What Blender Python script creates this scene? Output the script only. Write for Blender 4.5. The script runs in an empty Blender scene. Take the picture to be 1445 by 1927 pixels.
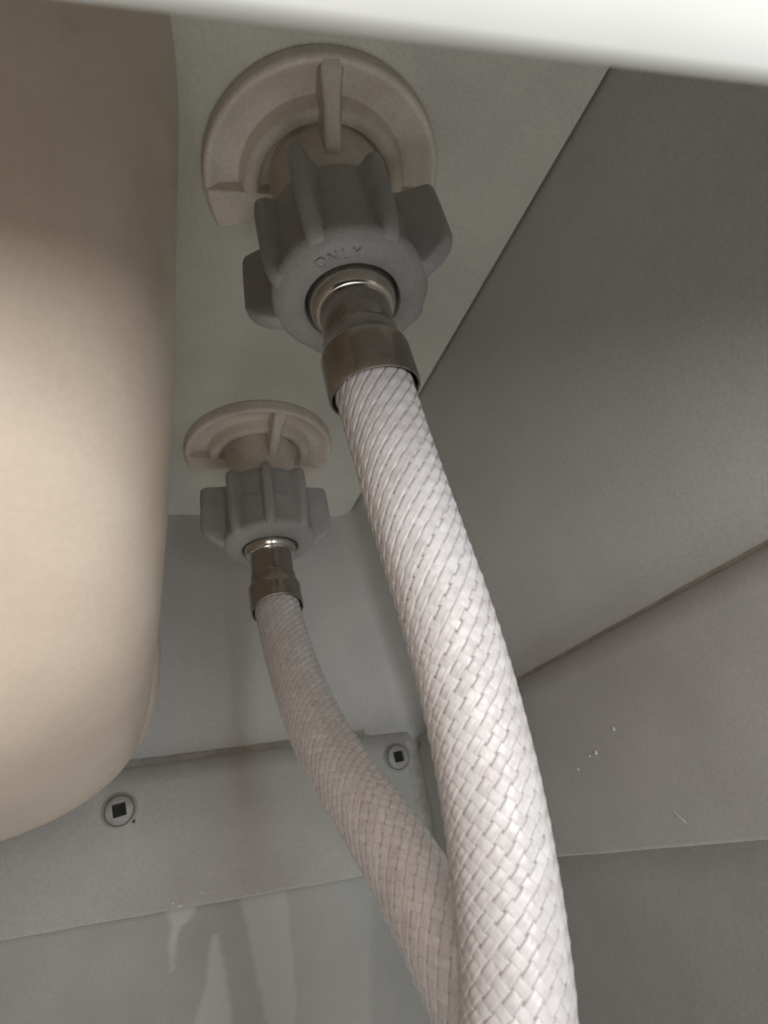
import bpy, bmesh, math, random
import numpy as np
from mathutils import Matrix, Vector

# ------------------------------------------------------------------ camera, light, exposure
H = 0.13                      # metres from the lens up to the underside of the sink deck; all shapes below are in units of H
Z0 = 0.62                     # height of the lens above the floor
SC = bpy.context.scene
COL = SC.collection


def W(p):
    return Vector((p[0] * H, p[1] * H, p[2] * H + Z0))


cam_d = bpy.data.cameras.new('camera')
cam = bpy.data.objects.new('camera', cam_d)
COL.objects.link(cam)
right = Vector((0.92401884, -0.33847806, -0.17782515))
down = Vector((0.01820238, 0.50350366, -0.86380133))
fwd = Vector((0.38191341, 0.79493186, 0.47140798))
m3 = Matrix((right, -down, -fwd)).transposed()
cam.matrix_world = Matrix.Translation((0, 0, Z0)) @ m3.to_4x4()
cam_d.sensor_fit = 'VERTICAL'
cam_d.sensor_height = 36.0
cam_d.lens = 36.0 * 1132.0 / 1927.0
cam_d.clip_start = 0.002
cam_d.clip_end = 20.0
cam_d.dof.use_dof = True
cam_d.dof.focus_distance = 0.95 * H
cam_d.dof.aperture_fstop = 36.0
SC.camera = cam

world = bpy.data.worlds.new('World')
SC.world = world
world.use_nodes = True
bg = world.node_tree.nodes['Background']
bg.inputs[0].default_value = (0.80, 0.86, 1.0, 1)
bg.inputs[1].default_value = 0.02


def area(name, loc, target, sx, sy, watts, col):
    l = bpy.data.lights.new(name, 'AREA')
    l.shape = 'RECTANGLE'
    l.size = sx * H
    l.size_y = sy * H
    l.energy = watts
    l.color = col
    o = bpy.data.objects.new(name, l)
    COL.objects.link(o)
    o.location = W(loc)
    o.rotation_euler = (W(target) - W(loc)).to_track_quat('-Z', 'Y').to_euler()
    return o


area('room_light', (0.41, -0.80, -0.07), (0.33, 0.8, 0.0), 0.40, 0.6, 0.195, (0.90, 0.965, 1.0))
area('floor_bounce', (0.3, 0.4, -4.0), (0.3, 0.6, 1.0), 2.4, 2.4, 0.98, (1.0, 0.98, 0.94))
area('warm_lamp', (-0.36, -0.88, 0.03), (-0.2, 0.5, 0.2), 0.6, 1.1, 0.20, (1.0, 0.86, 0.75))

SC.view_settings.view_transform = 'Standard'
SC.view_settings.look = 'None'
SC.view_settings.exposure = 0.0
SC.view_settings.gamma = 1.0
SC.view_settings.use_curve_mapping = False
SC.render.engine = 'CYCLES'
SC.cycles.use_denoising = True
SC.cycles.max_bounces = 6
SC.cycles.diffuse_bounces = 4


# ------------------------------------------------------------------ materials
def mat(name, col, rough=0.5, metal=0.0, var=0.06, vscale=9.0, grain=0.03, bump=0.15, bscale=120.0,
        coat=0.0, sss=0.0, tint=None, spec=0.5, specks=None, attr=None, rnd=0.0):
    m = bpy.data.materials.new(name)
    m.use_nodes = True
    nt = m.node_tree
    N, L = nt.nodes, nt.links
    b = N['Principled BSDF']
    b.inputs['Roughness'].default_value = rough
    b.inputs['Metallic'].default_value = metal
    b.inputs['Specular IOR Level'].default_value = spec
    if coat:
        b.inputs['Coat Weight'].default_value = coat
        b.inputs['Coat Roughness'].default_value = 0.2
    if sss:
        b.inputs['Subsurface Weight'].default_value = sss
        b.inputs['Subsurface Radius'].default_value = (1.0, 0.85, 0.8)
        b.inputs['Subsurface Scale'].default_value = 0.0006
    tc = N.new('ShaderNodeTexCoord')
    mp = N.new('ShaderNodeMapping')
    mp.inputs['Scale'].default_value = (1 / H, 1 / H, 1 / H)
    L.new(tc.outputs['Object'], mp.inputs['Vector'])
    n1 = N.new('ShaderNodeTexNoise')
    n1.inputs['Scale'].default_value = vscale
    n1.inputs['Detail'].default_value = 3.0
    n1.inputs['Roughness'].default_value = 0.6
    L.new(mp.outputs[0], n1.inputs['Vector'])
    n2 = N.new('ShaderNodeTexNoise')
    n2.inputs['Scale'].default_value = 170.0
    n2.inputs['Detail'].default_value = 0.0
    L.new(mp.outputs[0], n2.inputs['Vector'])
    r1 = N.new('ShaderNodeValToRGB')
    r1.color_ramp.elements[0].position = 0.3
    r1.color_ramp.elements[1].position = 0.7
    t = tint or col
    r1.color_ramp.elements[0].color = [max(0, c * (1 - var * 1.6)) for c in t] + [1]
    r1.color_ramp.elements[1].color = [min(1, c * (1 + var)) for c in col] + [1]
    L.new(n1.outputs['Fac'], r1.inputs[0])
    mr = N.new('ShaderNodeMapRange')
    mr.inputs[1].default_value = 0.3
    mr.inputs[2].default_value = 0.7
    mr.inputs[3].default_value = 1 - grain * 1.5
    mr.inputs[4].default_value = 1 + grain * 1.5
    L.new(n2.outputs['Fac'], mr.inputs[0])
    mul = N.new('ShaderNodeMixRGB')
    mul.blend_type = 'MULTIPLY'
    mul.inputs[0].default_value = 1.0
    L.new(r1.outputs[0], mul.inputs[1])
    L.new(mr.outputs[0], mul.inputs[2])
    out = mul.outputs[0]
    if specks:
        sc, thr, scol, k = specks
        n3 = N.new('ShaderNodeTexNoise')
        n3.inputs['Scale'].default_value = sc
        n3.inputs['Detail'].default_value = 3.0
        L.new(mp.outputs[0], n3.inputs['Vector'])
        mr3 = N.new('ShaderNodeMapRange')
        mr3.interpolation_type = 'SMOOTHSTEP'
        mr3.inputs[1].default_value = thr
        mr3.inputs[2].default_value = thr + 0.10
        mr3.inputs[3].default_value = 0.0
        mr3.inputs[4].default_value = k
        L.new(n3.outputs['Fac'], mr3.inputs[0])
        mx = N.new('ShaderNodeMixRGB')
        L.new(mr3.outputs[0], mx.inputs[0])
        L.new(out, mx.inputs[1])
        mx.inputs[2].default_value = (*scol, 1)
        out = mx.outputs[0]
    if attr:
        at = N.new('ShaderNodeAttribute')
        at.attribute_name = 'stain_or_edge'
        mx = N.new('ShaderNodeMixRGB')
        L.new(at.outputs['Fac'], mx.inputs[0])
        L.new(out, mx.inputs[1])
        mx.inputs[2].default_value = (*attr, 1)
        out = mx.outputs[0]
    if rnd:
        oi = N.new('ShaderNodeObjectInfo')
        mr4 = N.new('ShaderNodeMapRange')
        mr4.inputs[3].default_value = 1 - rnd
        mr4.inputs[4].default_value = 1 + rnd * 0.4
        L.new(oi.outputs['Random'], mr4.inputs[0])
        mm = N.new('ShaderNodeMixRGB')
        mm.blend_type = 'MULTIPLY'
        mm.inputs[0].default_value = 1.0
        L.new(out, mm.inputs[1])
        L.new(mr4.outputs[0], mm.inputs[2])
        out = mm.outputs[0]
    L.new(out, b.inputs['Base Color'])
    if bump:
        nb = N.new('ShaderNodeTexNoise')
        nb.inputs['Scale'].default_value = bscale
        nb.inputs['Detail'].default_value = 1.0
        L.new(mp.outputs[0], nb.inputs['Vector'])
        bp = N.new('ShaderNodeBump')
        bp.inputs['Strength'].default_value = bump
        bp.inputs['Distance'].default_value = 0.0006
        L.new(nb.outputs['Fac'], bp.inputs['Height'])
        L.new(bp.outputs[0], b.inputs['Normal'])
    return m


M_SINK = mat('cast_sink', (0.565, 0.568, 0.505), rough=0.45, var=0.05, vscale=4, tint=(0.56, 0.552, 0.50), bscale=60, bump=0.03,
             specks=(26.0, 0.74, (0.30, 0.23, 0.17), 0.45))
M_BOWL = mat('cream_cast_bowl', (0.72, 0.61, 0.495), rough=0.28, var=0.05, vscale=4, tint=(0.71, 0.575, 0.465), grain=0.015, bump=0.0,
             specks=(12.0, 0.64, (0.46, 0.35, 0.26), 0.25))
M_BACK = mat('raw_skirt', (0.54, 0.537, 0.505), rough=0.5, var=0.04, vscale=3.0, tint=(0.54, 0.515, 0.505), bscale=60, bump=0.06)
M_WHITE = mat('white_gelcoat', (0.76, 0.765, 0.745), rough=0.3, var=0.02, bump=0.0, grain=0.0)
M_RAIL = mat('painted_rail', (0.47, 0.465, 0.435), rough=0.6, var=0.05, vscale=5, tint=(0.465, 0.445, 0.43), bscale=90, bump=0.05,
             specks=(40.0, 0.76, (0.70, 0.69, 0.66), 0.5))
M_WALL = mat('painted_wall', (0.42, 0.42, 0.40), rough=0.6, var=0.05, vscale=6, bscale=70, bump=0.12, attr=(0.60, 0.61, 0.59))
M_FLANGE = mat('cream_plastic', (0.70, 0.64, 0.57), rough=0.5, var=0.07, vscale=10, tint=(0.66, 0.585, 0.51), bump=0.06, bscale=40)
M_NUT = mat('grey_plastic', (0.385, 0.38, 0.372), rough=0.5, var=0.06, vscale=16, bump=0.2, bscale=110,
            specks=(34.0, 0.70, (0.48, 0.47, 0.45), 0.5))
M_METAL = mat('dull_steel', (0.50, 0.46, 0.42), rough=0.22, metal=1.0, var=0.12, vscale=14, bump=0.05, bscale=50)
M_COLLAR = mat('bright_steel', (0.70, 0.67, 0.62), rough=0.2, metal=1.0, var=0.12, vscale=14, bump=0.0)
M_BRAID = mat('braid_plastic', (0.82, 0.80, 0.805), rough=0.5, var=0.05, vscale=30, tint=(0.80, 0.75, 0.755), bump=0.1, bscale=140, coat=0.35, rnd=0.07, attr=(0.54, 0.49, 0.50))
M_CORE = mat('hose_core', (0.52, 0.475, 0.48), rough=0.6, var=0.05, bump=0.0)
M_SCREW = mat('screw_paint', (0.40, 0.39, 0.37), rough=0.5, var=0.1, vscale=30)
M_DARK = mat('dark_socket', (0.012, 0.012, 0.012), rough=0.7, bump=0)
M_CAULK = mat('caulk', (0.40, 0.385, 0.35), rough=0.5, var=0.12, vscale=30, bump=0.3, bscale=40)
M_CREASE_SHADE = mat('crease_shade', (0.33, 0.30, 0.26), rough=0.7, var=0.15, vscale=20, bump=0.2, bscale=40)
M_FLECK = mat('white_fleck', (0.62, 0.61, 0.57), rough=0.7)
M_RING = mat('gap_shade', (0.20, 0.185, 0.165), rough=0.8, var=0.3, vscale=20)
M_DIRT = mat('dark_fleck', (0.09, 0.08, 0.07), rough=0.8)


# ------------------------------------------------------------------ mesh helpers (H units)
def make(name, verts, faces, material, parent=None, sharp=35, bevel=0.0, seg=2):
    me = bpy.data.meshes.new(name)
    me.from_pydata([W(v) for v in verts], [], faces)
    bm = bmesh.new()
    bm.from_mesh(me)
    bmesh.ops.recalc_face_normals(bm, faces=bm.faces)
    bm.to_mesh(me)
    bm.free()
    me.update()
    me.shade_smooth()
    me.set_sharp_from_angle(angle=math.radians(sharp))
    me.materials.append(material)
    o = bpy.data.objects.new(name, me)
    COL.objects.link(o)
    if bevel:
        md = o.modifiers.new('bevel', 'BEVEL')
        md.width = bevel * H
        md.segments = seg
        md.limit_method = 'ANGLE'
        md.harden_normals = True
    if parent:
        o.parent = parent
        o.matrix_parent_inverse = parent.matrix_world.inverted()
    return o


def thing(name, label, cat, at, group=None):
    o = bpy.data.objects.new(name, None)
    COL.objects.link(o)
    o.empty_display_size = 0.01
    o.matrix_world = Matrix.Translation(W(at))
    o['label'] = label
    o['category'] = cat
    if group:
        o['group'] = group
    return o


def box_data(x0, x1, y0, y1, z0, z1):
    v = [(x, y, z) for x in (x0, x1) for y in (y0, y1) for z in (z0, z1)]
    f = [(0, 1, 3, 2), (4, 6, 7, 5), (0, 4, 5, 1), (2, 3, 7, 6), (0, 2, 6, 4), (1, 5, 7, 3)]
    return v, f


def lathe_data(cx, cy, prof, n=72, closed=False):
    v, f = [], []
    k = len(prof)
    for i in range(n):
        a = 2 * math.pi * i / n
        for r, z in prof:
            v.append((cx + r * math.cos(a), cy + r * math.sin(a), z))
    for i in range(n):
        j = (i + 1) % n
        for q in range(k - (0 if closed else 1)):
            p = (q + 1) % k
            f.append((i * k + q, j * k + q, j * k + p, i * k + p))
    return v, f


def sector_data(cx, cy, prof, a0, a1, n=60):
    v, f = [], []
    k = len(prof)
    for i in range(n + 1):
        a = math.radians(a0 + (a1 - a0) * i / n)
        for r, z in prof:
            v.append((cx + r * math.cos(a), cy + r * math.sin(a), z))
    for i in range(n):
        for q in range(k):
            p = (q + 1) % k
            f.append((i * k + q, (i + 1) * k + q, (i + 1) * k + p, i * k + p))
    f.append(tuple(range(k)))
    f.append(tuple(n * k + q for q in range(k)))
    return v, f


def fin_data(cx, cy, ang, levels, rin, round_tip=0.010):
    """levels: list of (z, r_out, half_width); a rounded fin standing out from a round body"""
    a = math.radians(ang)
    er = (math.cos(a), math.sin(a))
    et = (-math.sin(a), math.cos(a))
    v, f = [], []
    k = 0
    for z, ro, hw in levels:
        rt = min(round_tip, hw)
        sec = [(rin, -hw * 1.25), (rin + 0.25 * (ro - rin), -hw)]
        for t in np.linspace(-90, 90, 9):
            tt = math.radians(t)
            sec.append((ro - rt + rt * math.cos(tt), math.sin(tt) * rt + (hw * 0.85 - rt if t > 0 else (-(hw * 0.85 - rt) if t < 0 else 0))))
        sec += [(rin + 0.25 * (ro - rin), hw), (rin, hw * 1.25)]
        k = len(sec)
        for r, t in sec:
            v.append((cx + er[0] * r + et[0] * t, cy + er[1] * r + et[1] * t, z))
    for i in range(len(levels) - 1):
        for q in range(k):
            p = (q + 1) % k
            f.append((i * k + q, i * k + p, (i + 1) * k + p, (i + 1) * k + q))
    f.append(tuple(range(k)))
    f.append(tuple((len(levels) - 1) * k + q for q in range(k)))
    return v, f


def catmull(P, n):
    P = np.array(P, float)
    Q = np.vstack([2 * P[0] - P[1], P, 2 * P[-1] - P[-2]])
    out = []
    for i in range(1, len(Q) - 2):
        p0, p1, p2, p3 = Q[i - 1:i + 3]
        for t in np.linspace(0, 1, n, endpoint=False):
            out.append(0.5 * (2 * p1 + (p2 - p0) * t + (2 * p0 - 5 * p1 + 4 * p2 - p3) * t * t + (3 * p1 - p0 - 3 * p2 + p3) * t ** 3))
    out.append(Q[-2])
    return np.array(out)


# ------------------------------------------------------------------ setting: the two walls of the corner
def hash_noise(x, y, s=0):
    return (math.sin(x * 12.9 + y * 4.1 + s) + math.sin(x * 31.7 - y * 17.3 + 2 * s) * 0.6 + math.sin(x * 71.1 + y * 53.7 + 3 * s) * 0.4 + math.sin(y * 97.0 - x * 41 + s) * 0.3) / 2.3


YW, XW = 1.90, 0.93          # wall planes behind the rails


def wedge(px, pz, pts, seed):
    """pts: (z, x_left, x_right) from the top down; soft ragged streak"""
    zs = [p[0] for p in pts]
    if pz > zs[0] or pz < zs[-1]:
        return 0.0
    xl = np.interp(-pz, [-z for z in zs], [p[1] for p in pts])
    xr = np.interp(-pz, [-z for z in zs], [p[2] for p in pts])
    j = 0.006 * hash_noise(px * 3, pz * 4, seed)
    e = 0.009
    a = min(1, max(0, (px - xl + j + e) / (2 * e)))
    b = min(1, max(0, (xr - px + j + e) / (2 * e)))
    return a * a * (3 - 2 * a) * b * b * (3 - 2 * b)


def far_wall():
    x0, x1, z0, z1 = -0.55, XW, -0.9, 0.1
    nx, nz = 320, 220
    v, f, st = [], [], []
    for i in range(nx + 1):
        for j in range(nz + 1):
            x = x0 + (x1 - x0) * i / nx
            z = z0 + (z1 - z0) * j / nz
            v.append((x, YW, z))
            s = 0.0
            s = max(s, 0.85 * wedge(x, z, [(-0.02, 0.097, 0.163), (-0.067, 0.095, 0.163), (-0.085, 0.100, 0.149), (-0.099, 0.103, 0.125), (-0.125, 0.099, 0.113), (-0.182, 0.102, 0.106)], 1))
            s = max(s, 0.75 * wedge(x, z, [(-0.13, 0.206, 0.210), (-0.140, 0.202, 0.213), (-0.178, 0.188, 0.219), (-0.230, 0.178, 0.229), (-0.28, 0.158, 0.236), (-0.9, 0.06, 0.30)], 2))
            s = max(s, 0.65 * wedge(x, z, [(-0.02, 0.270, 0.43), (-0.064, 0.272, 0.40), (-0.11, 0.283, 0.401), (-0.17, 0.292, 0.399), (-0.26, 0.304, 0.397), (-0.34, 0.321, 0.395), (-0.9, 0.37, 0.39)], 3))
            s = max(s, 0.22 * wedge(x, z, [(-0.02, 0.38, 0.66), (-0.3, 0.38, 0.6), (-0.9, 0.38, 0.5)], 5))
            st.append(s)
    for i in range(nx):
        for j in range(nz):
            a = i * (nz + 1) + j
            f.append((a, a + nz + 1, a + nz + 2, a + 1))
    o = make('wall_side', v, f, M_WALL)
    at = o.data.attributes.new('stain_or_edge', 'FLOAT', 'POINT')
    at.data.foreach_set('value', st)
    o['kind'] = 'structure'
    # the plain rest of the same wall, out of the frame
    return o


far_wall()
v, f = box_data(-2.6, XW + 0.3, YW + 0.02, YW + 0.25, -4.0, 1.6)
o = make('wall_side', v, f, M_WALL)
o['kind'] = 'structure'
v, f = box_data(XW, XW + 0.25, -2.0, YW + 0.019, -4.0, 1.6)
o = make('wall_back', v, f, M_WALL)
o['kind'] = 'structure'

# ------------------------------------------------------------------ sink
sink = thing('sink', 'off-white cast sink with deep bowl at left, seen from underneath', 'sink', (-0.5, 0.85, 0.09))

# skirt: a band round the deck, rounded lower lip
def plan_loop():
    """inner outline of the skirt, counter-clockwise, with rounded corners; returns (x, y, nx, ny) with the outward normal"""
    near = lambda x: 0.119 - 0.176 * x
    C = [(0.69, near(0.69)), (0.69, 1.727), (-1.75, 1.727), (-1.75, near(-1.75))]
    R = [0.05, 0.075, 0.08, 0.08]
    pts = []
    n = len(C)
    for i in range(n):
        p, a, b = Vector(C[i]), Vector(C[i - 1]), Vector(C[(i + 1) % n])
        da, db = (a - p).normalized(), (b - p).normalized()
        ang = da.angle(db)
        t = R[i] / math.tan(ang / 2)
        cc = p + (da + db).normalized() * (R[i] / math.sin(ang / 2))
        s, e = p + da * t, p + db * t
        a0 = math.atan2(s.y - cc.y, s.x - cc.x)
        a1 = math.atan2(e.y - cc.y, e.x - cc.x)
        if a1 < a0:
            a1 += 2 * math.pi
        for q in range(11):
            aa = a0 + (a1 - a0) * q / 10
            pts.append((cc.x + R[i] * math.cos(aa), cc.y + R[i] * math.sin(aa), math.cos(aa), math.sin(aa)))
    # subdivide long straight runs
    out = []
    for i in range(len(pts)):
        p, q = pts[i], pts[(i + 1) % len(pts)]
        d = math.hypot(p[0] - q[0], p[1] - q[1])
        k = max(1, int(d / 0.06))
        for t in range(k):
            w = t / k
            out.append(tuple(p[j] * (1 - w) + q[j] * w for j in range(4)))
    return out


def skirt_bottom(x, y):
    k = min(1, max(0, (x - 0.60) / 0.09))
    m = min(1, max(0, (1.727 - y) / 0.5))
    return 0.285 - (0.008 + 0.014 * m) * k


loop = plan_loop()
sv, sf = [], []
for (x, y, nx, ny) in loop:
    zb = skirt_bottom(x, y)
    wx, wy = min(1, max(nx, 0) / 0.6), min(1, max(ny, 0) / 0.6)
    wx, wy = wx * wx * (3 - 2 * wx), wy * wy * (3 - 2 * wy)
    g = max(wx, wy)
    zb -= 0.08 * g                             # behind the rails the casting runs on down
    TH = 0.105 - 0.075 * g
    prof = [(0.0, z) for z in (1.07, 1.0, 0.85, 0.7, 0.55, 0.42)]
    rim_p = [(0.0, 0.018), (0.0008, 0.009), (0.003, 0.003), (0.007, 0.0004), (0.012, 0.0), (0.026, 0.0045), (0.05, 0.0125), (0.068, 0.026), (0.085, 0.043), (0.098, 0.062), (0.105, 0.085)]
    for d_, dz in rim_p:
        prof.append((d_ / 0.105 * TH, zb + dz))
    prof += [(TH, 1.07)]
    k = len(prof)
    for d_, z in prof:
        fl = (1 - min(z, 1.0)) / 0.73          # the walls of the casting splay outward towards the rails
        sv.append((x + nx * d_ + 0.155 * wx * fl, y + ny * d_ + 0.108 * wy * fl, z))
n = len(loop)
rim_faces = []
for i in range(n):
    j = (i + 1) % n
    dst = rim_faces if min(loop[i][3], loop[j][3]) < -0.8 else sf
    for q in range(k - 1):
        dst.append((i * k + q, j * k + q, j * k + q + 1, i * k + q + 1))


def used(verts, faces):
    ids = sorted({q for f_ in faces for q in f_})
    mp_ = {q: i for i, q in enumerate(ids)}
    return [verts[q] for q in ids], [tuple(mp_[q] for q in f_) for f_ in faces]


make('skirt', *used(sv, sf), M_BACK, sink, sharp=60)
make('rim', *used(sv, rim_faces), M_WHITE, sink, sharp=60)

v, f = box_data(-1.86, 0.684, -0.30, 1.83, 1.0, 1.06)
make('deck', v, f, M_SINK, sink)

# bowl
ZS = [1.002, 0.75, 0.5, 0.36, 0.26, 0.19, 0.14, 0.11, 0.095, 0.090, 0.087]
OY = [0.0, 0.062, 0.135, 0.19, 0.262, 0.335, 0.395, 0.45, 0.52, 0.60, 0.66]
OX = [0.0, 0.006, 0.012, 0.02, 0.030, 0.058, 0.118, 0.19, 0.265, 0.37, 0.45]
prof = catmull(np.c_[OY, OX, ZS], 10)
BA, BY0, BXR, BN = 0.90, 0.1326, 0.0565, 5.0
BB = 0.95 - BY0
bv, bf = [], []
NT = 260
for oy, ox, z in prof:
    for i in range(NT):
        a = 2 * math.pi * i / NT
        a += 0.22 * math.sin(4 * a) / 4 * -1.6
        C_, S_ = math.cos(a), math.sin(a)
        X = BXR - BA + (BA - ox) * math.copysign(abs(C_) ** (2 / BN), C_)
        Y = BY0 + BB + (BB - oy) * math.copysign(abs(S_) ** (2 / BN), S_)
        bv.append((X, Y, z))
for q in range(len(prof) - 1):
    for i in range(NT):
        j = (i + 1) % NT
        bf.append((q * NT + i, q * NT + j, (q + 1) * NT + j, (q + 1) * NT + i))
last = (len(prof) - 1) * NT
bv.append((BXR - BA, BY0 + BB, 0.080))
for i in range(NT):
    bf.append((last + i, last + (i + 1) % NT, len(bv) - 1))
make('bowl', bv, bf, M_BOWL, sink, sharp=80)

# overflow channel down the back corner of the bowl
ov, of = [], []
lev = [(0.66, 0.040), (0.58, 0.070), (0.51, 0.092), (0.45, 0.102), (0.38, 0.100), (0.32, 0.092), (0.275, 0.076), (0.25, 0.05), (0.24, 0.01)]
lv = catmull([(a, b, 0) for a, b in lev], 6)
for z, r, _ in lv:
    for q in range(25):
        t = math.pi * (-0.62 + 1.24 * q / 24)
        ov.append((-0.045 + max(r, 0.004) * math.cos(t) * 1.0, 1.36 + 0.13 * math.sin(t), z))
for i in range(len(lv) - 1):
    for q in range(24):
        of.append((i * 25 + q, i * 25 + q + 1, (i + 1) * 25 + q + 1, (i + 1) * 25 + q))
make('overflow_channel', ov, of, M_BOWL, sink, sharp=80)

# ------------------------------------------------------------------ mounting rails with screws
YR, XR = 1.79, 0.80


def rail_data(axis, plane, back, a0, a1, zb0, zb1, zt):
    """a board whose upper front edge is well rounded and lower edge nearly sharp"""
    R_, r_ = 0.062, 0.005
    v, f = [], []
    n_ = 60
    for i in range(n_ + 1):
        w = i / n_
        a = a0 + (a1 - a0) * w
        zb = zb0 + (zb1 - zb0) * w + 0.0012 * hash_noise(a * 2.3, 0.2, 3)
        sec = [(back, zb), (plane + r_, zb), (plane + 0.3 * r_, zb + 0.3 * r_), (plane, zb + r_), (plane, 0.5 * (zb + zt))]
        for t in np.linspace(0, math.pi / 2, 8):
            sec.append((plane + R_ - R_ * math.cos(t), zt - R_ + R_ * math.sin(t)))
        sec.append((back, zt))
        k_ = len(sec)
        for d_, z in sec:
            v.append((d_, a, z) if axis == 'x' else (a, d_, z))
    for i in range(n_):
        for q in range(k_ - 1):
            f.append((i * k_ + q, i * k_ + q + 1, (i + 1) * k_ + q + 1, (i + 1) * k_ + q))
    f.append(tuple(range(k_)))
    f.append(tuple(n_ * k_ + q for q in range(k_)))
    return v, f


far_rail = thing('mounting_rail', 'grey painted wall rail with square-drive screws across the bottom left', 'rail', (-0.2, YR, -0.07), 'rails under the sink skirt')
v, f = rail_data('y', YR, YW - 0.002, -1.9, XR - 0.001, 0.0235, -0.082, 0.290)
make('board', v, f, M_RAIL, far_rail, sharp=50)
right_rail = thing('mounting_rail', 'flecked grey wall rail without screws, to the right of the hoses', 'rail', (XR, 0.8, -0.09), 'rails under the sink skirt')
v, f = rail_data('x', XR, XW - 0.002, -2.0, YW - 0.003, -0.092, -0.092, 0.272)
make('board', v, f, M_RAIL, right_rail, sharp=50)

# crease shade put in as a dark brown strip where the skirt runs down behind the rails
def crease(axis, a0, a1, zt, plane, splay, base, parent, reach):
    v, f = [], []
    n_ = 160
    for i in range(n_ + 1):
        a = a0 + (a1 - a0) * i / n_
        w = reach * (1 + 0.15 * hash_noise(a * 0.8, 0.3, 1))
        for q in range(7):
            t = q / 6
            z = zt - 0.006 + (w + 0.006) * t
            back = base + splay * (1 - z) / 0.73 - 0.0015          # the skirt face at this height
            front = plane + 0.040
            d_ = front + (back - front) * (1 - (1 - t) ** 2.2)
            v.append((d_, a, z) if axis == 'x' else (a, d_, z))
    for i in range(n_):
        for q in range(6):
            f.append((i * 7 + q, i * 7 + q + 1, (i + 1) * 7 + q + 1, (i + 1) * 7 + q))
    make('shade_strip', v, f, M_CREASE_SHADE, parent, sharp=80)


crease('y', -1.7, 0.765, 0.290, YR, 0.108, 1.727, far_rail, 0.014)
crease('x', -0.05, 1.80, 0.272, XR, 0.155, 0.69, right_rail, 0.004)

# caulk bead in the corner of the rails
cv, cf = [], []
for i in range(41):
    z = -0.08 + 0.33 * i / 40
    w = 0.030 + 0.002 * math.sin(i * 0.5) + 0.001 * math.sin(i * 1.7)
    for q in range(7):
        t = (q / 6) * math.pi / 2
        cv.append((XR - w + w * math.sin(t) * 0.98, YR - w * (1 - math.cos(t)) * 0.98 - 0.001, z))
for i in range(40):
    for q in range(6):
        cf.append((i * 7 + q, i * 7 + q + 1, (i + 1) * 7 + q + 1, (i + 1) * 7 + q))
make('caulk_bead', cv, cf, M_CAULK, far_rail, sharp=80)


def screw(cx, cz, rot):
    """washer-head screw facing -y"""
    N_ = 40
    y0 = YR - 0.0005
    prof = [(0.047, 0.0), (0.046, 0.004), (0.042, 0.006), (0.0395, 0.0025), (0.038, 0.0022), (0.0365, 0.010), (0.034, 0.0135), (0.026, 0.0165)]
    prof = [(r * 0.9, h) for r, h in prof]
    v, f = [], []
    for i in range(N_):
        a = 2 * math.pi * i / N_
        for r, h in prof:
            v.append((cx + r * math.cos(a), y0 - h, cz + r * math.sin(a)))
    k = len(prof)
    for i in range(N_):
        j = (i + 1) % N_
        for q in range(k - 1):
            f.append((i * k + q, j * k + q, j * k + q + 1, i * k + q + 1))
    # square drive hole
    hs = 0.0158
    base = len(v)
    for i in range(N_):
        a = 2 * math.pi * i / N_
        b = a - math.radians(rot)
        m = max(abs(math.cos(b)), abs(math.sin(b)))
        v.append((cx + hs / m * math.cos(a), y0 - 0.0165, cz + hs / m * math.sin(a)))
    for i in range(N_):
        a = 2 * math.pi * i / N_
        b = a - math.radians(rot)
        m = max(abs(math.cos(b)), abs(math.sin(b)))
        v.append((cx + hs * 0.94 / m * math.cos(a), y0 - 0.004, cz + hs * 0.94 / m * math.sin(a)))
    for i in range(N_):
        j = (i + 1) % N_
        f.append((i * k + k - 1, j * k + k - 1, base + j, base + i))
        f.append((base + i, base + j, base + N_ + j, base + N_ + i))
    s = make('screw', v, f, M_SCREW, far_rail, sharp=30)
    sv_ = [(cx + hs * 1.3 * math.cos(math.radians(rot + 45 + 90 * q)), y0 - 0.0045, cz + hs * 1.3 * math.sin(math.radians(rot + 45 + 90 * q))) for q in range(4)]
    ring = [(r * 0.9, h) for r, h in [(0.0375, 0.0028), (0.0380, 0.0036), (0.0398, 0.0036), (0.0403, 0.0028)]]  # dark ring painted in for the shade in the gap round the head
    rv, rf = [], []
    for i in range(N_):
        a = 2 * math.pi * i / N_
        for r, h in ring:
            rv.append((cx + r * math.cos(a), y0 - h, cz + r * math.sin(a)))
    for i in range(N_):
        for q in range(3):
            j = (i + 1) % N_
            rf.append((i * 4 + q, j * 4 + q, j * 4 + q + 1, i * 4 + q + 1))
    make('gap_shade_ring', rv, rf, M_RING, s)
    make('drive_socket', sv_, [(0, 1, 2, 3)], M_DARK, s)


screw(-0.022 * 1.036, 0.175 * 1.036, 8)
screw(0.712 * 1.036, 0.201 * 1.036, 4)

random.seed(4)


def fleck(parent, kind, a, b, size, m, stretch=1.0, rot=0.0):
    """a small crusty chip stuck on a rail or wall face"""
    v, f = [], []
    n_ = 9
    for ring, (rr, hh) in enumerate(((1.0, 0.0), (0.7, 0.5), (0.0, 0.7))):
        for i in range(n_ if rr else 1):
            t = 2 * math.pi * i / n_
            r = size * rr * random.uniform(0.65, 1.2)
            p, q = r * math.cos(t) * stretch, r * math.sin(t)
            p, q = p * math.cos(rot) - q * math.sin(rot), p * math.sin(rot) + q * math.cos(rot)
            h = size * hh * 0.7
            if kind == 'x':
                v.append((XR + 0.0005 - h, a + p, b + q))
            else:
                v.append((a + p, YR + 0.0005 - h, b + q))
    for i in range(n_):
        j = (i + 1) % n_
        f.append((i, j, n_ + j, n_ + i))
        f.append((n_ + i, n_ + j, 2 * n_))
    make('fleck', v, f, m, parent, sharp=50)


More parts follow.
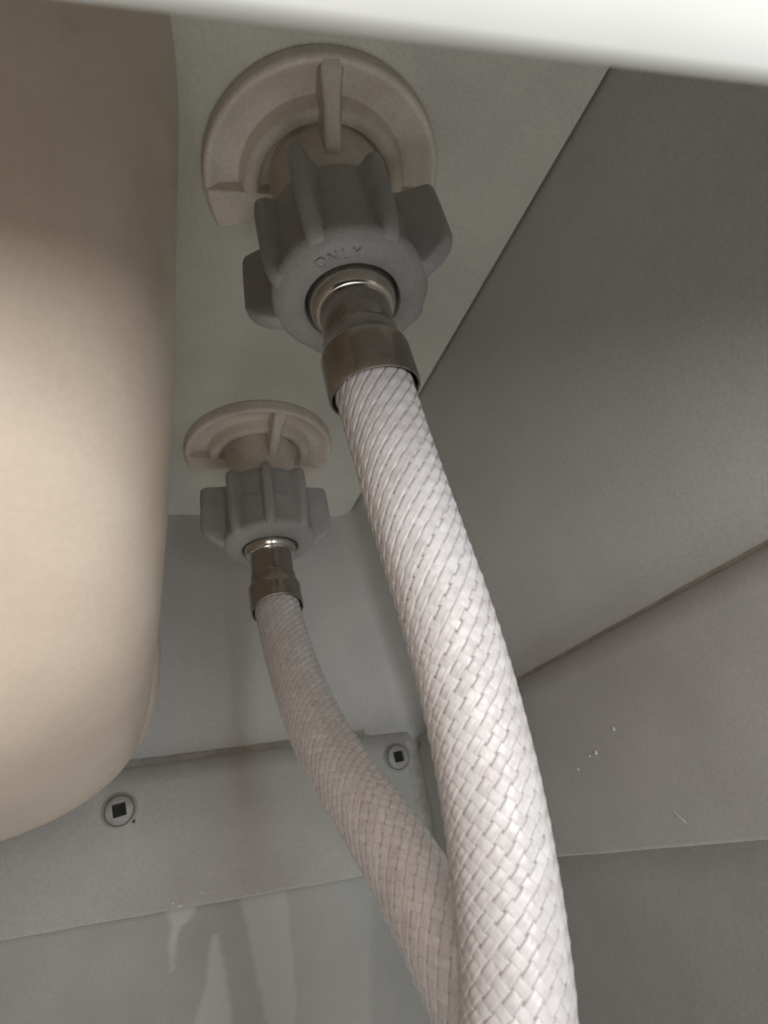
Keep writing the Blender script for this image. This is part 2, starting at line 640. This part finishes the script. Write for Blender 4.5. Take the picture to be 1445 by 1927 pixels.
k = XR / 0.69
for (y, z, s, st, rt) in [(0.848, 0.062, 0.0050, 1.5, 0.3), (0.866, 0.059, 0.0035, 1.2, 0.0), (0.905, 0.045, 0.0040, 1.3, 0.4), (0.79, 0.086, 0.0048, 1.2, 0.9),
                          (0.721, -0.046, 0.0026, 7.0, 0.75), (0.98, -0.070, 0.002, 1.5, 0)]:
    fleck(right_rail, 'x', y * k, z * k, s, M_FLECK, st, rt)
for (y, z, s) in [(0.955, 0.030, 0.0018), (0.93, 0.034, 0.0014)]:
    fleck(right_rail, 'x', y * k, z * k, s, M_DIRT)
fleck(far_rail, 'y', 0.010, 0.152, 0.0055, M_DIRT)
for (x, z, s) in [(0.118, -0.048, 0.005), (0.10, -0.040, 0.0035), (0.17, -0.030, 0.003)]:
    fleck(far_rail, 'y', x, z, s, M_FLECK, 1.3, 0.5)


# ------------------------------------------------------------------ tap mounting nuts (cream half-round flanges)
def mounting_nut(cx, cy, a_rib, half_l, half_r, label):
    fy_ = cy + 0.012
    t = thing('faucet_mounting_nut', label, 'mounting nut', (cx, cy, 0.95), 'cream nuts clamping the taps')
    zt = 0.9985
    prof = [(0.070, zt), (0.197, zt), (0.1970, 0.978), (0.195, 0.972), (0.190, 0.969), (0.184, 0.971), (0.172, 0.983), (0.150, 0.985), (0.140, 0.984),
            (0.136, 0.976), (0.133, 0.962), (0.129, 0.958), (0.115, 0.957), (0.110, 0.961), (0.106, 0.974), (0.100, 0.979), (0.070, 0.979)]
    v, f = sector_data(cx, fy_, prof, a_rib - half_l, a_rib + half_r, 90)
    make('flange', v, f, M_FLANGE, t, sharp=50)
    end = [(0.080, zt - 0.001), (0.1965, zt - 0.001), (0.1965, 0.978), (0.192, 0.966), (0.184, 0.963), (0.110, 0.955), (0.080, 0.953)]
    for s, h in ((-1, half_l), (1, half_r)):
        a0 = a_rib + s * (h + 1.5)
        a1 = a_rib + s * (h - 21)
        v, f = sector_data(cx, fy_, end, min(a0, a1), max(a0, a1), 8)
        make('end_tab', v, f, M_FLANGE, t, bevel=0.006, seg=3, sharp=40)
    # radial rib, tall at the hub
    a = math.radians(a_rib)
    er, et = (math.cos(a), math.sin(a)), (-math.sin(a), math.cos(a))
    poly = [(0.060, zt - 0.002), (0.194, zt - 0.002), (0.194, 0.972), (0.185, 0.960), (0.150, 0.940), (0.115, 0.912), (0.095, 0.895), (0.060, 0.885)]
    v = []
    for hw in (-0.015, 0.015):
        for r, z in poly:
            w = hw * (1.25 if z > 0.96 else 0.8)
            v.append((cx + er[0] * r + et[0] * w, fy_ + er[1] * r + et[1] * w, z))
    n_ = len(poly)
    f = [tuple(range(n_)), tuple(range(n_, 2 * n_))] + [(i, (i + 1) % n_, n_ + (i + 1) % n_, n_ + i) for i in range(n_)]
    make('rib', v, f, M_FLANGE, t, bevel=0.007, seg=3, sharp=40)
    v, f = lathe_data(cx, cy, [(0.05, zt), (0.094, zt), (0.094, 0.955), (0.088, 0.945), (0.086, 0.860), (0.05, 0.858)], 64)
    make('threaded_hub', v, f, M_FLANGE, t)
    return t


T1 = (0.285, 0.555)
T2 = (0.313, 1.335)
mounting_nut(*T1, -102, 112, 112, 'cream half-round plastic nut against the sink underside, above the nearer hose')
mounting_nut(*T2, -84, 122, 118, 'cream half-round plastic nut against the sink underside, above the farther hose')


# ------------------------------------------------------------------ supply hoses
def coupling_nut(cx, cy, wing_ang, parent, letters, rib_shift, tall=()):
    zb, zt = 0.675, 0.862
    prof = [(0.050, 0.735), (0.068, 0.730), (0.068, 0.682), (0.0700, 0.6770), (0.074, zb), (0.086, zb + 0.001), (0.098, zb + 0.0045), (0.108, zb + 0.0105), (0.1135, zb + 0.017),
            (0.1145, zb + 0.024), (0.1115, zb + 0.034), (0.1090, zb + 0.042), (0.1080, 0.778), (0.1045, 0.782), (0.1040, 0.838), (0.102, 0.850), (0.096, zt - 0.003), (0.080, zt), (0.05, zt)]
    v, f = lathe_data(cx, cy, prof, 112, closed=True)
    body = make('coupling_nut', v, f, M_NUT, parent, sharp=40)
    for i in range(8):
        ang = wing_ang + 45 * i + (rib_shift[i] if i in rib_shift else 0)
        if i % 4 == 0:
            lv_ = [(0.690, 0.1175, 0.019), (0.697, 0.130, 0.0190), (0.706, 0.143, 0.0190), (0.718, 0.155, 0.0188), (0.728, 0.1610, 0.0185), (0.740, 0.164, 0.0183),
                   (0.80, 0.1635, 0.0175), (0.842, 0.162, 0.0170), (0.848, 0.160, 0.0165), (0.851, 0.155, 0.0150)]
            v, f = fin_data(cx, cy, ang, lv_, 0.098, 0.012)
            make('wing', v, f, M_NUT, body, sharp=42)
        else:
            t_ = 0.010 if i in tall else 0.0
            lv_ = [(0.6855, 0.1095, 0.0165), (0.690, 0.1165, 0.0165), (0.698, 0.1215, 0.0162), (0.71, 0.1250, 0.0158), (0.74, 0.1290 + 0.5 * t_, 0.0152), (0.79, 0.1310 + t_, 0.0148), (0.835, 0.1320 + t_, 0.0142),
                   (0.850 + t_, 0.1305 + t_, 0.0135), (0.858 + t_, 0.125 + t_, 0.011), (0.861 + t_, 0.118 + t_, 0.007)]
            v, f = fin_data(cx, cy, ang, lv_, 0.097, 0.011)
            make('rib', v, f, M_NUT, body, sharp=50)
    # raised lettering round the lower face
    for ch, ang in letters:
        cu = bpy.data.curves.new('letter', 'FONT')
        cu.body = ch
        cu.align_x = 'CENTER'
        cu.align_y = 'CENTER'
        cu.size = 0.021 * H
        cu.extrude = 0.0002 * H
        tmp = bpy.data.objects.new('letter', cu)
        COL.objects.link(tmp)
        bpy.context.view_layer.update()
        me = bpy.data.meshes.new_from_object(tmp.evaluated_get(bpy.context.evaluated_depsgraph_get()))
        bpy.data.objects.remove(tmp)
        bpy.data.curves.remove(cu)
        a = math.radians(ang)
        r = 0.086
        # readable from below: local x along the tangent, local y outward, local z down
        xo = Vector((-math.sin(a), math.cos(a), 0))
        yo = Vector((math.cos(a), math.sin(a), 0))
        mx = Matrix((xo, yo, xo.cross(yo))).transposed()
        if mx.col[2][2] > 0:
            mx = Matrix((-mx.col[0], mx.col[1], -mx.col[2])).transposed()
        M4 = Matrix.Translation(W((cx + r * math.cos(a), cy + r * math.sin(a), zb - 0.0002))) @ mx.to_4x4()
        me.transform(M4)
        me.materials.clear()
        me.materials.append(M_NUT)
        o = bpy.data.objects.new('letter', me)
        COL.objects.link(o)
        o.parent = body
        o.matrix_parent_inverse = body.matrix_world.inverted()
    return body


def frames(C):
    T = np.gradient(C, axis=0)
    T /= np.linalg.norm(T, axis=1)[:, None]
    n0 = np.array([1.0, 0, 0])
    n0 -= n0.dot(T[0]) * T[0]
    n0 /= np.linalg.norm(n0)
    Ns = [n0]
    for i in range(1, len(C)):
        nn = Ns[-1] - Ns[-1].dot(T[i]) * T[i]
        Ns.append(nn / np.linalg.norm(nn))
    Ns = np.array(Ns)
    return T, Ns, np.cross(T, Ns)


def tube_data(C, prof, n=64):
    """prof: list of (s, r); rings along the centreline C at arclength s"""
    S = np.r_[0, np.cumsum(np.linalg.norm(np.diff(C, axis=0), axis=1))]
    T, A, B = frames(C)
    v, f = [], []
    for s, r in prof:
        p = [np.interp(s, S, C[:, j]) for j in range(3)]
        a = np.array([np.interp(s, S, A[:, j]) for j in range(3)])
        b = np.array([np.interp(s, S, B[:, j]) for j in range(3)])
        for i in range(n):
            t = 2 * math.pi * i / n
            v.append(tuple(np.array(p) + r * (math.cos(t) * a + math.sin(t) * b)))
    for q in range(len(prof) - 1):
        for i in range(n):
            j = (i + 1) % n
            f.append((q * n + i, q * n + j, (q + 1) * n + j, (q + 1) * n + i))
    return v, f


RH = 0.0535                   # hose radius
NS = 18                       # flat strands in each direction
PITCH = 0.0188                # axial distance between neighbouring strands


def supply_hose(cx, cy, wing_ang, path, label, phase, letters, lean, rib_shift, tall=()):
    t = thing('supply_hose', label, 'hose', (cx, cy, 0.675), 'braided supply hoses hanging from the taps')
    coupling_nut(cx, cy, wing_ang, t, letters, rib_shift, tall)
    C = catmull([(cx, cy, 0.735), (cx, cy, 0.66), (cx, cy, 0.605)] + path, 40)
    S = np.r_[0, np.cumsum(np.linalg.norm(np.diff(C, axis=0), axis=1))]
    # even resample
    n = int(S[-1] / 0.0028)
    s_ = np.linspace(0, S[-1], n)
    C = np.c_[[np.interp(s_, S, C[:, j]) for j in range(3)]].T
    S = s_
    s0 = 0.735 - 0.604            # where the crimp sleeve starts
    s1 = s0 + 0.092               # where it ends
    v, f = lathe_data(cx, cy, [(0.030, 0.722), (0.0645, 0.722), (0.0650, 0.700), (0.0652, 0.686), (0.0635, 0.674), (0.0600, 0.6640), (0.0555, 0.6585), (0.051, 0.657), (0.045, 0.660)], 72)
    make('collar', v, f, M_COLLAR, t, sharp=60)
    v, f = tube_data(C, [(0.055, 0.047), (0.066, 0.0500), (0.075, 0.0508), (s0 - 0.006, 0.0508), (s0 + 0.004, 0.0495), (s0 + 0.012, 0.044)], 72)
    make('ferrule_neck', v, f, M_METAL, t, sharp=60)
    v, f = tube_data(C, [(s0 - 0.001, 0.0480), (s0 - 0.003, 0.0512), (s0 - 0.002, 0.0532), (s0 + 0.002, 0.0538), (s0 + 0.014, 0.0546), (s0 + 0.021, 0.0580), (s0 + 0.027, 0.0610), (s0 + 0.031, 0.0618), (s0 + 0.042, 0.0620),
                         (s0 + 0.055, 0.0621), (s0 + 0.080, 0.0625), (s1 - 0.002, 0.0622), (s1, 0.0612), (s1, 0.0590), (s1 - 0.004, 0.0580), (s1 - 0.030, 0.0575)], 72)
    make('crimp_sleeve', v, f, M_METAL, t, sharp=60)
    core_prof = [(s, RH - 0.0034) for s in np.linspace(s0 + 0.01, S[-1], 160)]
    v, f = tube_data(C, core_prof, 48)
    core = make('hose', v, f, M_CORE, t, sharp=80)
    # braid
    T, A, B = frames(C)
    om = 2 * math.pi / (NS * PITCH) / 2 * 1.0     # angle per unit length for each family
    mask = S >= s0 + 0.03
    Ss, Cs, As, Bs, Ts = S[mask], C[mask], A[mask], B[mask], T[mask]
    hw = 0.985 * 0.5 * 2 * math.pi * RH / NS        # half width measured round the hose
    rng = np.random.default_rng(int(phase * 100) + 5)
    for fam in (1, -1):
        for k_ in range(NS):
            th = phase + 2 * math.pi * k_ / NS + fam * om * 2 * (Ss - Ss[0]) / 2 * 2
            # continuous lattice index u = a + b
            u = (2 * th - 2 * phase) * NS / (2 * math.pi)
            if fam == 1:
                u = 2 * ((th - phase) * NS / (2 * math.pi)) 
            top = np.clip(1 - (Ss - Ss[0]) / lean[1], 0, 1)
            amp = 0.00075
            jit = rng.normal(0, 0.010) + 0.012 * np.sin(Ss * 9 + rng.uniform(0, 6))
            thj = th + jit
            hw_k = hw * rng.uniform(0.96, 1.03)
            rows = []
            cross = [(-1.0, -0.0010), (-0.84, -0.0003), (-0.70, 0.0001), (-0.58, 0.0005 if fam > 0 else 0.00015), (-0.46, 0.00015), (0.0, 0.0002), (0.5, 0.0001), (0.70, 0.0), (0.84, -0.0003), (1.0, -0.0010)]
            for w, dz in cross:
                aa = thj + w * hw_k / RH
                cw = np.cos(math.pi * (u + w * hw / RH * NS / (2 * math.pi)))     # over and under the crossing strands
                wave = np.sign(cw) * np.abs(cw) ** 0.8
                rr = RH - 0.0018 + fam * (amp * wave + 0.00025 + lean[0] * top) + dz
                rows.append(Cs + rr[:, None] * (np.cos(aa)[:, None] * As + np.sin(aa)[:, None] * Bs))
            m_ = len(cross)
            P = np.stack(rows, 1).reshape(-1, 3)
            ns = len(Ss)
            idx = np.arange(ns - 1)[:, None] * m_ + np.arange(m_ - 1)[None]
            F = np.stack([idx, idx + 1, idx + m_ + 1, idx + m_], -1).reshape(-1, 4)
            if fam < 0:
                F = F[:, ::-1]
            me = bpy.data.meshes.new('braid_strand')
            PV = P * H
            PV[:, 2] += Z0
            me.from_pydata(PV.tolist(), [], F.tolist())
            me.shade_smooth()
            at = me.attributes.new('stain_or_edge', 'FLOAT', 'POINT')
            at.data.foreach_set('value', np.tile([1.0, 0.70, 0.15, 0, 0, 0, 0, 0.15, 0.70, 1.0], ns).astype(np.float32))  # mixes in a darker tone towards both edges of the strand
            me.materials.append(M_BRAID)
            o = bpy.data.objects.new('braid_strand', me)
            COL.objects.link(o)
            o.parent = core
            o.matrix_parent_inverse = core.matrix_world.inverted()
    return t


P1 = [(0.291, 0.559, 0.519), (0.301, 0.566, 0.432), (0.314, 0.570, 0.312), (0.325, 0.573, 0.217), (0.335, 0.582, 0.125), (0.339, 0.592, 0.031),
      (0.338, 0.604, -0.052), (0.330, 0.612, -0.126), (0.322, 0.618, -0.170), (0.300, 0.630, -0.26), (0.27, 0.64, -0.36)]
P2 = [(0.315, 1.333, 0.525), (0.315, 1.285, 0.419), (0.314, 1.195, 0.289), (0.316, 1.100, 0.181), (0.323, 0.999, 0.088), (0.332, 0.912, 0.013),
      (0.343, 0.857, -0.049), (0.352, 0.822, -0.101), (0.360, 0.798, -0.148), (0.372, 0.785, -0.20), (0.385, 0.775, -0.27), (0.395, 0.77, -0.36)]
supply_hose(*T1, -37, P1, 'nearer and larger white braided hose with grey winged nut, right of centre', 0.10,
            [('O', -137), ('N', -125), ('L', -114), ('Y', -104)], (0.0006, 0.50), {6: -5, 7: 3, 5: -3}, (6,))
supply_hose(*T2, -3, P2, 'farther braided hose with grey winged nut, bending forward behind the nearer hose', 0.75, [], (0.0004, 0.4), {5: -6, 6: -6, 7: -6})
